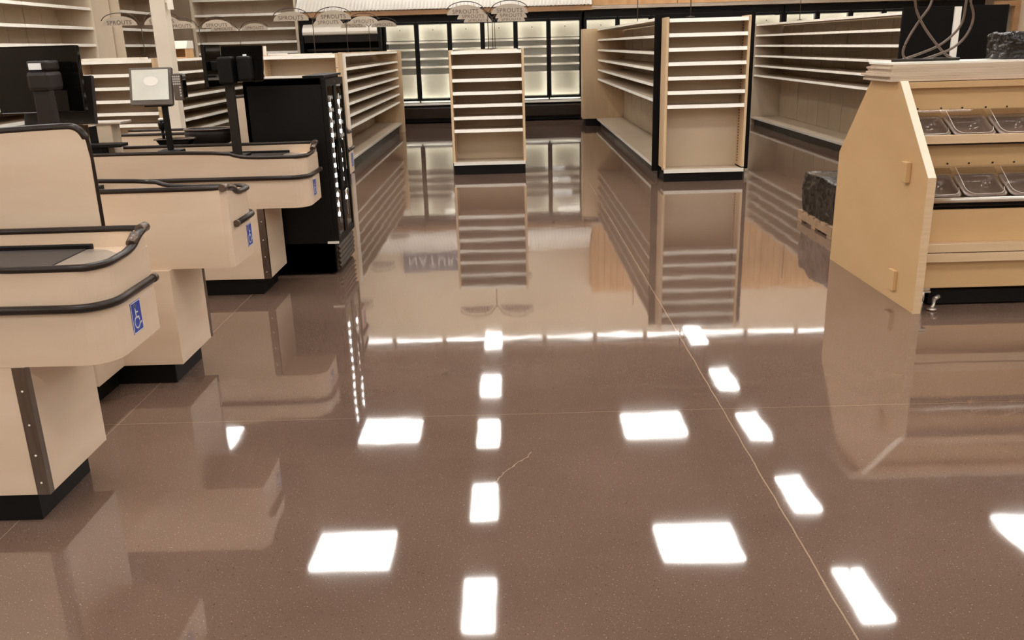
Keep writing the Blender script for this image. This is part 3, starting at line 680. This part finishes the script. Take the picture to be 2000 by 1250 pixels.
bm = bmesh.new(); bx(bm, -2.292, -2.188, 4.27, 4.43, 1.5, 1.593); obj('bracket', bm, M['brownblack'], t, bevel=.02)
boxo('asset_label', (-2.275, -2.215, 4.2855, 4.2875, 1.6, 1.63), M['whitemark'], t, label='small white label')
bm = bmesh.new(); bx(bm, -2.288, -2.192, 4.288, 4.42, 1.595, 1.64); obj('bracket_cap', bm, M['brownblack'], t, bevel=.01)
bm = bmesh.new(); bx(bm, -2.34, -2.13, 4.3, 4.54, .962, 1.016); obj('foot', bm, M['black'], t, bevel=.004)
t = thing('register_monitor', 'dark brown monitor behind and right of the large glossy one', 'monitor', (-2.33, 4.62, 1.02))
bm = bmesh.new(); slab(bm, (-2.33, 4.63, 1.44), (.185, 0, 0), (0, .02, .12), .03); obj('display', bm, M['brownblack'], t, bevel=.005)
bm = bmesh.new(); bx(bm, -2.39, -2.35, 4.645, 4.675, 1.02, 1.4); obj('post', bm, M['black'], t); bm = bmesh.new(); bx(bm, -2.45, -2.29, 4.56, 4.67, .962, 1.02); obj('foot', bm, M['black'], t, bevel=.004)
# printer with plate on counter two
t = thing('receipt_printer', 'beige printer box under a pale steel plate, left of the card terminal', 'printer', (-2.8, 6.15, .963))
boxo('plate', (-2.95, -2.685, 6.12, 6.3, 1.205, 1.222), M['steel'], t, bevel=.003)
boxo('casing', (-2.868, -2.765, 6.14, 6.28, .963, 1.204), M['shelf'], t, bevel=.004); boxo('side_block', (-2.93, -2.869, 6.15, 6.28, .963, 1.19), M['black'], t, bevel=.004)
t = thing('keyboard_tray', 'flat black tray beside the printer box on the third counter', 'tray', (-2.85, 6.05, .963))
boxo('tray_plate', (-3.2, -2.66, 6.0, 6.13, 1.06, 1.082), M['black'], t, bevel=.003); boxo('tray_foot', (-3.0, -2.8, 6.03, 6.12, .963, 1.06), M['black'], t)
# card terminal on the third counter
t = thing('card_terminal', 'customer terminal with a lit grey screen and keypad on a dark post', 'card terminal', (-2.38, 6.15, 1.0))
bm = bmesh.new(); slab(bm, (-2.437, 6.12, 1.447), (.145, 0, 0), (0, .03, .122), .035); d = obj('display', bm, M['bezel'], t, bevel=.006)
bm = bmesh.new(); slab(bm, (-2.437, 6.1005, 1.4615), (.124, 0, 0), (0, .024, .098), .003); s = obj('screen', bm, M['screen'], t, label='pale lit screen'); sub(s, d)
bm = bmesh.new(); lathe(bm, [(.05, 0), (.05, .0012)], n=28, sy=.62); bm.transform(Matrix.Translation((-2.43, 6.1032, 1.485)) @ Matrix.Rotation(math.pi / 2 - .24, 4, 'X')); sub(obj('screen_oval', bm, M['screenmark'], t), d)
bm = bmesh.new(); bx(bm, -2.278, -2.215, 6.08, 6.13, 1.355, 1.53); k = obj('card_reader', bm, M['bezel'], t, bevel=.006)
bm = bmesh.new()
for r in range(4):
    for c in range(4): bx(bm, -2.274 + c * .0135, -2.264 + c * .0135, 6.076, 6.0805, 1.505 - r * .016, 1.516 - r * .016)
for r in range(4): bx(bm, -2.234, -2.224, 6.076, 6.0805, 1.435 - r * .018, 1.447 - r * .018)
sub(obj('keys', bm, M['key'], t), k)
bm = bmesh.new(); bx(bm, -2.214, -2.203, 6.07, 6.14, 1.37, 1.52); sub(obj('swipe_rail', bm, M['glossblack'], t, bevel=.004), k)
bm = bmesh.new(); bx(bm, -2.395, -2.358, 6.13, 6.16, 1.02, 1.34); bx(bm, -2.5, -2.32, 6.1, 6.16, 1.315, 1.33); obj('post', bm, M['black'], t, bevel=.004)
bm = bmesh.new(); bx(bm, -2.45, -2.3, 6.08, 6.22, .962, 1.02); obj('foot', bm, M['black'], t, bevel=.006)
# hand scanner standing in its tray
t = thing('scanner_tray', 'shallow glossy black tray below the card terminal', 'tray', (-2.45, 6.55, 1.0))
bm = bmesh.new(); prism(bm, [(-2.6, 1.06), (-2.56, 1.0), (-2.38, 1.0), (-2.34, 1.06)], 6.45, 6.56, 'y'); obj('tray_body', bm, M['glossblack'], t, bevel=.006)
bm = bmesh.new(); tube(bm, smooth_path([(-2.61, 6.45, 1.062), (-2.33, 6.45, 1.062), (-2.33, 6.56, 1.062), (-2.61, 6.56, 1.062), (-2.61, 6.46, 1.062)], 1), .006, 6); obj('rim', bm, M['steeldark'], t)
boxo('base', (-2.7, -2.48, 6.445, 6.57, .0, .998), M['steel'], t, bevel=.004, label='pale steel scale housing')
t = thing('barcode_scanner', 'upright black hand scanner with a pale tip, standing in the tray', 'scanner', (-2.55, 6.5, 1.0))
bm = bmesh.new(); tube(bm, [(-2.552, 6.5, 1.061), (-2.555, 6.5, 1.12)], .012, 8); obj('handle', bm, M['black'], t)
bm = bmesh.new(); lathe(bm, [(.008, 0), (.022, .015), (.027, .05), (.022, .075), (.015, .08)], (-2.555, 6.5, 1.12), n=14); obj('head', bm, M['glossblack'], t)
bm = bmesh.new(); lathe(bm, [(.0225, 0), (.019, .012), (.006, .016)], (-2.555, 6.5, 1.198), n=14); obj('tip', bm, M['rail'], t)
# bagging tub
t = thing('bagging_tub', 'rounded dark brown tub beside the thin black post', 'tub', (-2.2, 6.75, .98))
bm = bmesh.new(); lathe(bm, [(.12, 0), (.165, .03), (.178, .09), (.172, .125), (.165, .125), (.16, .05)], (-2.29, 6.7, .985), n=28, sy=.7); obj('tub_body', bm, M['brownblack'], t)
bm = bmesh.new(); tube(bm, [(-2.29 + .178 * math.cos(a), 6.7 + .125 * math.sin(a), 1.112) for a in [2 * math.pi * k / 30 for k in range(31)]], .006, 6); obj('rim', bm, M['steeldark'], t)
boxo('stand', (-2.45, -2.13, 6.63, 6.78, 0, .984), M['black'], t)
# right monitors
t = thing('register_monitor', 'glossy black monitor on a tall thin post above the drinks cooler side', 'monitor', (-1.9, 6.2, .97))
bm = bmesh.new(); slab(bm, (-1.83, 6.22, 1.578), (.142, 0, 0), (0, .025, .118), .03); d = obj('display', bm, M['glossblack'], t, bevel=.005)
bm = bmesh.new(); slab(bm, (-1.805, 6.1995, 1.632), (.013, 0, 0), (0, .002, .009), .002); sub(obj('asset_label', bm, M['whitemark'], t), d)
bm = bmesh.new(); bx(bm, -1.955, -1.895, 6.16, 6.2, .965, 1.6); obj('post', bm, M['brownblack'], t, bevel=.006)
bm = bmesh.new(); bx(bm, -1.965, -1.865, 6.08, 6.19, 1.45, 1.63); obj('bracket_housing', bm, M['black'], t, bevel=.015)
bm = bmesh.new(); bx(bm, -1.84, -1.75, 6.1, 6.195, 1.47, 1.63); obj('hinge_cover', bm, M['black'], t, bevel=.015)
bm = bmesh.new(); bx(bm, -2.0, -1.85, 6.1, 6.25, .962, .975); obj('foot', bm, M['black'], t, bevel=.003)
t = thing('register_monitor', 'black monitor seen almost edge-on, left of the right-hand glossy one', 'monitor', (-2.05, 6.2, 1.5))
bm = bmesh.new(); slab(bm, (-2.045, 6.24, 1.57), (.013, .13, 0), (0, 0, .14), .028); obj('display', bm, M['glossblack'], t, bevel=.005)
bm = bmesh.new(); bx(bm, -2.03, -1.97, 6.16, 6.2, 1.54, 1.6); obj('arm', bm, M['black'], t, bevel=.006)

# ------------------------------------------------------------------ black drinks cooler
t = thing('drinks_cooler', 'upright black drinks cooler with led-lit glass doors, between two checkouts', 'cooler', (-1.64, 6.87, 0))
bm = bmesh.new(); x0, x1, y0, y1, H = -1.935, -1.37, 6.51, 7.2, 1.465
bx(bm, x0, x1, y0, y0 + .03, 0.02, H); bx(bm, x0, x1, y1 - .03, y1, 0.02, H); bx(bm, x0, x0 + .03, y0, y1, 0.02, H); bx(bm, x0, x1, y0, y1, H - .05, H); bx(bm, x0, x1, y0, y1, .02, .25)
obj('cabinet', bm, M['black'], t, bevel=.003)
boxo('top_sheet', (-1.93, -1.5, 6.515, 7.15, H + .0005, H + .004), M['steel'], t)
boxo('hinge_plate', (-1.5, -1.345, 6.52, 7.19, H + .001, H + .016), M['black'], t)
bm = bmesh.new()
for z in (.45, .7, .95, 1.2): bx(bm, x0 + .04, x1 - .04, y0 + .04, y1 - .04, z - .006, z)
obj('wire_shelves', bm, M['steeldark'], t)
for a, b in ((6.515, 6.853), (6.857, 7.195)):
    bm = bmesh.new()
    bx(bm, -1.368, -1.335, a, a + .045, .235, 1.45); bx(bm, -1.368, -1.335, b - .045, b, .235, 1.45); bx(bm, -1.368, -1.335, a + .045, b - .045, .235, .285); bx(bm, -1.368, -1.335, a + .045, b - .045, 1.4, 1.45)
    d = obj('door', bm, M['black'], t)
    sub(boxo('glass', (-1.348, -1.342, a + .045, b - .045, .285, 1.4), M['coolerglass'], t), d)
    bm = bmesh.new(); n = 12 if a < 6.6 else 11
    for k in range(n):
        z = 1.27 - k * .075
        bx(bm, -1.3405, -1.336, a + .13 - .012, a + .13 + .012, z - .014, z + .014)
    sub(obj('led_strip', bm, M['led'], t), d)
    bm = bmesh.new(); tube(bm, [(-1.3385, a + .13, .38), (-1.3385, a + .13, 1.33)], .004, 6); sub(obj('led_channel', bm, M['steel'], t), d)
    bm = bmesh.new(); hy = b - .02 if a < 6.6 else a + .02
    tube(bm, smooth_path([(-1.335, hy, .6), (-1.31, hy, .62), (-1.31, hy, .98), (-1.335, hy, 1.0)], 2), .007, 7); sub(obj('handle', bm, M['black'], t), d)
bm = bmesh.new(); bx(bm, -1.332, -1.330, 6.9, 6.955, .56, .65); obj('paper_tag', bm, M['white'], t, label='small white paper tag')
bm = bmesh.new()
bx(bm, -1.37, -1.36, 6.52, 7.19, .03, .23)
for k in range(5): prism(bm, [(-1.36, .05 + k * .037), (-1.34, .04 + k * .037), (-1.34, .05 + k * .037), (-1.36, .072 + k * .037)], 6.55, 7.16, 'y')
obj('grille', bm, M['bumper'], t)
bm = bmesh.new()
for yy in (6.6, 7.1):
    for xx in (-1.85, -1.42): lathe(bm, [(.02, 0), (.02, .02)], (xx, yy, 0), n=10)
obj('feet', bm, M['black'], t)
bm = bmesh.new(); bx(bm, -1.42, -1.335, 6.495, 6.508, .245, .262); obj('hinge', bm, M['rail'], t)

# ------------------------------------------------------------------ bulk bin unit (right)
t = thing('bulk_bin_unit', 'birch plywood bulk food unit with two tiers of clear bins, at right', 'bulk bin unit', (3.5, 5.9, 0))
XE2 = 4.9
PR = [(5.14, 0.0), (6.59, 0.0), (6.58, .83), (6.11, 1.362), (5.655, 1.366), (5.14, .835)]
for a, b in ((2.455, 2.5), (XE2 - .045, XE2)):
    bm = bmesh.new(); prism(bm, PR, a, b, 'x'); p = obj('end_panel', bm, M['ply'], t)
    bm = bmesh.new(); th = .004; q = [(5.136, .0), (5.136, .836), (5.652, 1.37)]
    for (ya, za), (yb, zb) in zip(q, q[1:]):
        d = Vector((yb - ya, zb - za)).normalized(); nn = Vector((-d.y, d.x)) * th
        prism(bm, [(ya, za), (yb, zb), (yb + nn.x, zb + nn.y), (ya + nn.x, za + nn.y)], a - .002, b + .002, 'x')
        sub(obj('edge_banding', bm, M['ledge'] if yb < 5.2 else M['litedge'], t), p); bm = bmesh.new()  # slope painted paler for light from above, upright edge stays wood-coloured
    bm.free()
bm = bmesh.new(); bx(bm, 2.425, 2.4545, 5.37, 5.45, .775, .9); obj('cleat', bm, M['ply'], t, bevel=.003)
bm = bmesh.new(); bx(bm, 2.43, 2.455, 5.40, 5.49, .075, .205); obj('cleat', bm, M['ply'], t, bevel=.003)
X0, X1 = 2.502, XE2 - .047
boxo('lower_face', (X0, X1, 5.27, 5.29, .125, .3), M['ply'], t)
boxo('lower_ledge', (X0, X1, 5.22, 5.29, .301, .358), M['ledge'], t, bevel=.003)
boxo('middle_ledge', (X0, X1, 5.215, 5.29, .364, .418), M['ledge'], t, bevel=.003)
boxo('middle_face', (X0, X1, 5.27, 5.29, .419, .62), M['ply'], t)
boxo('gap_shade_strip', (X0, X1, 5.31, 5.33, .62, .66), M['black'], t)  # black strip standing in for the shade of the gap below the rail
bm = bmesh.new(); tube(bm, [(X0, 5.25, .682), (X1, 5.25, .682)], .017, 12); obj('front_rail', bm, M['steel'], t)
bm = bmesh.new(); prism(bm, [(5.265, .64), (5.265, .645), (5.53, .645), (5.53, .64)], X0, X1, 'x'); obj('bin_deck', bm, M['bumper'], t)
boxo('tier_back', (X0, X1, 5.53, 5.55, .64, 1.0), M['ply'], t)
boxo('upper_rail', (X0, X1, 5.45, 5.475, .998, 1.05), M['ledge'], t, bevel=.002)
bm = bmesh.new(); prism(bm, [(5.476, .985), (5.476, .99), (5.70, .99), (5.70, .985)], X0, X1, 'x'); obj('bin_deck', bm, M['bumper'], t)
boxo('tier_back', (X0, X1, 5.70, 5.72, .985, 1.34), M['ply'], t)
bm = bmesh.new(); bx(bm, X0, X1, 5.655, 5.72, 1.325, 1.362); bx(bm, X0, X1, 5.72, 6.1, 1.345, 1.362); obj('top_board', bm, M['ply'], t)
bm = bmesh.new(); bx(bm, X0, X1, 6.56, 6.58, .1, .83); bx(bm, X0, X1, 5.35, 6.56, .1, .124); obj('rear_panel', bm, M['ply'], t)
bm = bmesh.new(); prism(bm, [(6.56, .83), (6.58, .84), (6.12, 1.36), (6.1, 1.35)], X0, X1, 'x'); obj('rear_slope', bm, M['ply'], t)
boxo('black_base', (2.62, X1 - .1, 5.3, 6.4, .012, .1), M['black'], t)
bm = bmesh.new(); tube(bm, [(2.53, 5.2, .0), (2.53, 5.2, .07)], .012, 10); tube(bm, [(2.53, 5.2, .065), (2.53, 5.2, .125)], .016, 10); bx(bm, 2.505, 2.575, 5.185, 5.265, .118, .128); bx(bm, 2.505, 2.57, 5.185, 5.2, .137, .145); obj('levelling_leg', bm, M['steel'], t)
bm = bmesh.new(); tube(bm, [(2.6, 5.2, .012), (2.62, 5.22, .03), (2.63, 5.24, .06)], [.012, .01, .013], 10); lathe(bm, [(.03, 0), (.03, .005), (.012, .012)], (2.6, 5.2, .006), n=16); tube(bm, [(2.63, 5.24, .06), (2.67, 5.27, .068)], .014, 8); obj('levelling_foot', bm, M['steel'], t)
for zt, ya in ((.8, 5.44), (1.13, 5.63)):   # clear hinge strips
    bm = bmesh.new(); prism(bm, [(ya + .045, zt + .035), (ya + .05, zt + .055), (ya + .055, zt + .055), (ya + .052, zt + .03), (ya + .01, zt + .0), (ya + .005, zt + .008)], X0, X1, 'x'); hs = obj('hinge_strip', bm, M['acrylic'], t)
    bm = bmesh.new(); x = X0 + .02
    while x < X1 - .1:
        for dx in (.06, .13): lathe(bm, [(.006, 0), (.006, .004)], (0, 0, 0), n=8); 
        vs = list(bm.verts)[-32:]
        for i, v in enumerate(vs):
            dx = .0 if i < 16 else .15; c = v.co.copy(); v.co = Vector((x + .08 + dx + c.x, ya + (.089 if zt < 1 else .069) - c.z - .0, zt + .065 + c.y))
        x += .285
    obj('screws', bm, M['bumper'], t)
# bins and lids
def rrect(w_, h_, r, n=5):
    P = []
    for cx, cy, a0 in ((w_ / 2 - r, h_ / 2 - r, 0), (-w_ / 2 + r, h_ / 2 - r, 90), (-w_ / 2 + r, -h_ / 2 + r, 180), (w_ / 2 - r, -h_ / 2 + r, 270)):
        for k in range(n + 1):
            a = math.radians(a0 + 90 * k / n); P.append((cx + r * math.cos(a), cy + r * math.sin(a)))
    return P
def make_bin():
    t = thing('food_bin', '', 'food bin', (0, 0, 0))
    bm = bmesh.new()
    lv = [(.262, .225, .03, .0), (.262, .225, .03, .008), (.235, .2, .035, .008), (.222, .187, .05, -.01), (.205, .165, .05, -.04), (.01, .01, .004, -.042)]
    rings = [[bm.verts.new((x, y, z)) for x, y in rrect(a, b, r)] for a, b, r, z in lv]
    for A_, B_ in zip(rings, rings[1:]):
        n = len(A_)
        for k in range(n): f = bm.faces.new((A_[k], A_[(k + 1) % n], B_[(k + 1) % n], B_[k])); f.smooth = True
    bm.faces.new(rings[-1])
    piv = Vector((0, -.112, .004)); bm.transform(Matrix.Translation(piv) @ Matrix.Rotation(math.radians(27), 4, 'X') @ Matrix.Translation(-piv))
    obj('bin_tub', bm, M['pan'], t)
    return t
def lid(t, dz, dy):
    # slanting clear lid, U-shaped outline with a bright edge
    c = Vector((0, 0, .012)); L_ = .235
    v = Vector((0, dy, dz)).normalized(); P = []
    for x, y in [(-.12, L_), (-.12, .06)] + [(-.12 + .06 - .06 * math.cos(a), .06 - .06 * math.sin(a)) for a in [math.pi / 2 * k / 5 for k in range(1, 6)]] + [(.06 + .06 * math.sin(a), .06 - .06 * math.cos(a)) for a in [math.pi / 2 * k / 5 for k in range(1, 6)]] + [(.12, .06), (.12, L_)]:
        P.append(Vector((x + .003 * 0, -.115, .014)) + v * y)
    bm = bmesh.new(); nn = Vector((1, 0, 0)).cross(v) * .003
    A_ = [bm.verts.new(p) for p in P]; B_ = [bm.verts.new(p + nn) for p in P]; n = len(P)
    bm.faces.new(A_[::-1]); bm.faces.new(B_)
    for k in range(n): bm.faces.new((A_[k], A_[(k + 1) % n], B_[(k + 1) % n], B_[k]))
    o = obj('lid', bm, M['acrylic'], t)
    bm = bmesh.new(); tube(bm, [p + nn * 1.2 for p in P[:-1]], .0012, 5); sub(obj('lid_edge', bm, M['rail'], t), o)
b1 = make_bin(); lid(b1, .135, .19)
b2 = make_bin(); lid(b2, .13, .19)
lower = [2.60 + k * .285 for k in range(8)]
names_pos = ['nearest the wooden end panel', 'second from the wooden end panel', 'third from the wooden end panel', 'fourth from the wooden end panel']
for tier, proto, yy, zz in (('lower', b1, 5.385, .697), ('upper', b2, 5.585, 1.042)):
    for k in range(4):
        x = (2.612 if tier == 'lower' else 2.602) + k * .28
        o = proto if k == 0 else dup(proto, (x, yy, zz)); o.scale = (1, 1, 1); o.location = (x + (.026 if k == 0 else 0), yy, zz)
        if k == 0: o.scale = (.8, 1, 1)
        o['label'] = 'clear lidded food bin in the %s tier, %s' % (tier, names_pos[k]); o['group'] = 'clear bins in the bulk food unit'
# boards stacked on top
z = 1.3665
ofs = [(2.40, 5.68, 4.7, 6.12), (2.41, 5.70, 4.75, 6.13), (2.39, 5.71, 4.7, 6.14), (2.415, 5.73, 4.72, 6.12), (2.43, 5.74, 4.74, 6.13), (2.42, 5.75, 4.7, 6.13), (2.45, 5.77, 4.75, 6.14), (2.44, 5.78, 4.7, 6.14)]
nm = ['lowest', 'second from the bottom', 'third from the bottom', 'fourth from the bottom', 'fifth from the bottom', 'third from the top', 'second from the top', 'topmost']
for k, (a, b, c, d) in enumerate(ofs):
    bm = bmesh.new(); bx(bm, a, c, b, d, z, z + .0135)
    o = obj('loose_board', bm, M['board'] if k < 7 else M['rail'], bevel=.0015); tag(o, 'long pale board on the bulk bin unit, %s of its stack' % nm[k], 'board', 'boards stacked on the bulk bin unit')
    z += .0143
ZT = z
# cords
cords = [([(2.60, 6.0, 2.6), (2.63, 6.0, 1.86), (2.70, 6.0, 1.72), (2.80, 6.0, 1.60), (2.885, 6.0, 1.515), (2.93, 6.0, ZT + .012)], 'brown cord hanging down rightwards, crossing another above the board stack'),
 ([(2.86, 6.03, 2.6), (2.79, 6.03, 1.86), (2.70, 6.03, 1.735), (2.65, 6.03, 1.65), (2.612, 6.03, 1.56), (2.618, 6.03, 1.51), (2.65, 6.03, ZT + .01)], 'brown cord hanging down leftwards, crossing another above the board stack'),
 ([(2.93, 5.96, 2.6), (2.975, 5.96, 1.86), (3.02, 5.96, 1.77), (3.015, 5.96, 1.69), (2.975, 5.96, 1.61), (2.9, 5.96, 1.55), (2.81, 5.96, 1.517), (2.72, 5.96, ZT + .01)], 'brown cord drooping in a wide curve at the right of the tangle'),
 ([(3.02, 6.06, 2.6), (3.01, 6.06, 1.8), (3.0, 6.06, 1.7), (2.93, 6.06, 1.62), (2.85, 6.06, 1.565), (2.74, 6.06, 1.525), (2.63, 6.06, ZT + .01)], 'brown cord behind the wide curve, ending lower left')]
for pts, lb in cords:
    bm = bmesh.new(); tube(bm, smooth_path(pts, 3), .0085, 8); o = obj('hanging_cord', bm, M['cord']); tag(o, lb, 'cord', 'cords hanging over the bulk bin unit')
bm = bmesh.new(); tube(bm, [(2.49, 5.9, ZT + .01), (2.75, 5.88, ZT + .01)], .0095, 8); tube(bm, [(2.74, 5.9, ZT + .012), (2.93, 5.9, ZT + .01)], .0105, 8)
o = obj('cord_end', bm, M['bumper']); tag(o, 'dark rod-like cord sleeve lying on the topmost board', 'cord')
# dark wrapped bundle
def lumpy(name, x0, x1, y0, y1, z0, z1, amp, seed, parent=None, n=14, fr=5.):
    bm = bmesh.new(); bmesh.ops.create_cube(bm, size=1)
    bmesh.ops.subdivide_edges(bm, edges=bm.edges, cuts=n, use_grid_fill=True)
    for v in bm.verts:
        c = v.co; p = Vector((x0 + (c.x + .5) * (x1 - x0), y0 + (c.y + .5) * (y1 - y0), z0 + (c.z + .5) * (z1 - z0)))
        q = noise.noise_vector(p * fr + Vector((seed, 0, 0))) * amp + noise.noise_vector(p * fr * 3.3 + Vector((seed, 5, 0))) * amp * .6 + noise.noise_vector(p * fr * 7 + Vector((seed, 5, 9))) * amp * .3
        k = 1 - abs(c.x) * abs(c.y) * abs(c.z) * 8 * .03
        if c.z < -.49: q.z = 0
        ctr = Vector(((x0 + x1) / 2, (y0 + y1) / 2, (z0 + z1) / 2))
        v.co = ctr + (p - ctr) * k + q
        v.co.z = max(v.co.z, z0)
    for f in bm.faces: f.smooth = random.random() > .0
    return obj(name, bm, M['wrap'], parent)
o = lumpy('wrapped_bundle', 3.2, 3.75, 5.85, 6.1, ZT + .001, 1.64, .018, 3, n=18, fr=9); tag(o, 'bundle in black plastic film on the stacked boards, at the right edge', 'wrapped bundle')
# pallet with wrapped load
t = thing('wooden_pallet', 'low wooden pallet beside the bulk bin unit', 'pallet', (3.15, 7.75, 0))
bm = bmesh.new()
for k in range(6): bx(bm, 2.7, 3.65, 7.27 + k * .155, 7.27 + k * .155 + .115, .085, .1)
obj('deck_boards', bm, M['pallet'], t)
for xx in (2.7, 3.14, 3.6): boxo('stringer', (xx, xx + .045, 7.27, 8.16, .02, .084), M['pallet'], t, bevel=.002)
bm = bmesh.new()
for k in (0, 2.6, 5): bx(bm, 2.7, 3.65, 7.27 + k * .155, 7.27 + k * .155 + .1, 0, .019)
obj('bottom_boards', bm, M['pallet'], t)
o = lumpy('wrapped_load', 2.715, 3.62, 7.29, 8.15, .101, .465, .016, 11, n=30, fr=6); tag(o, 'goods wrapped in crumpled black film on the low wooden pallet', 'wrapped load')

for o in list(SC.objects):
    if '_o' in o.keys(): del o['_o']
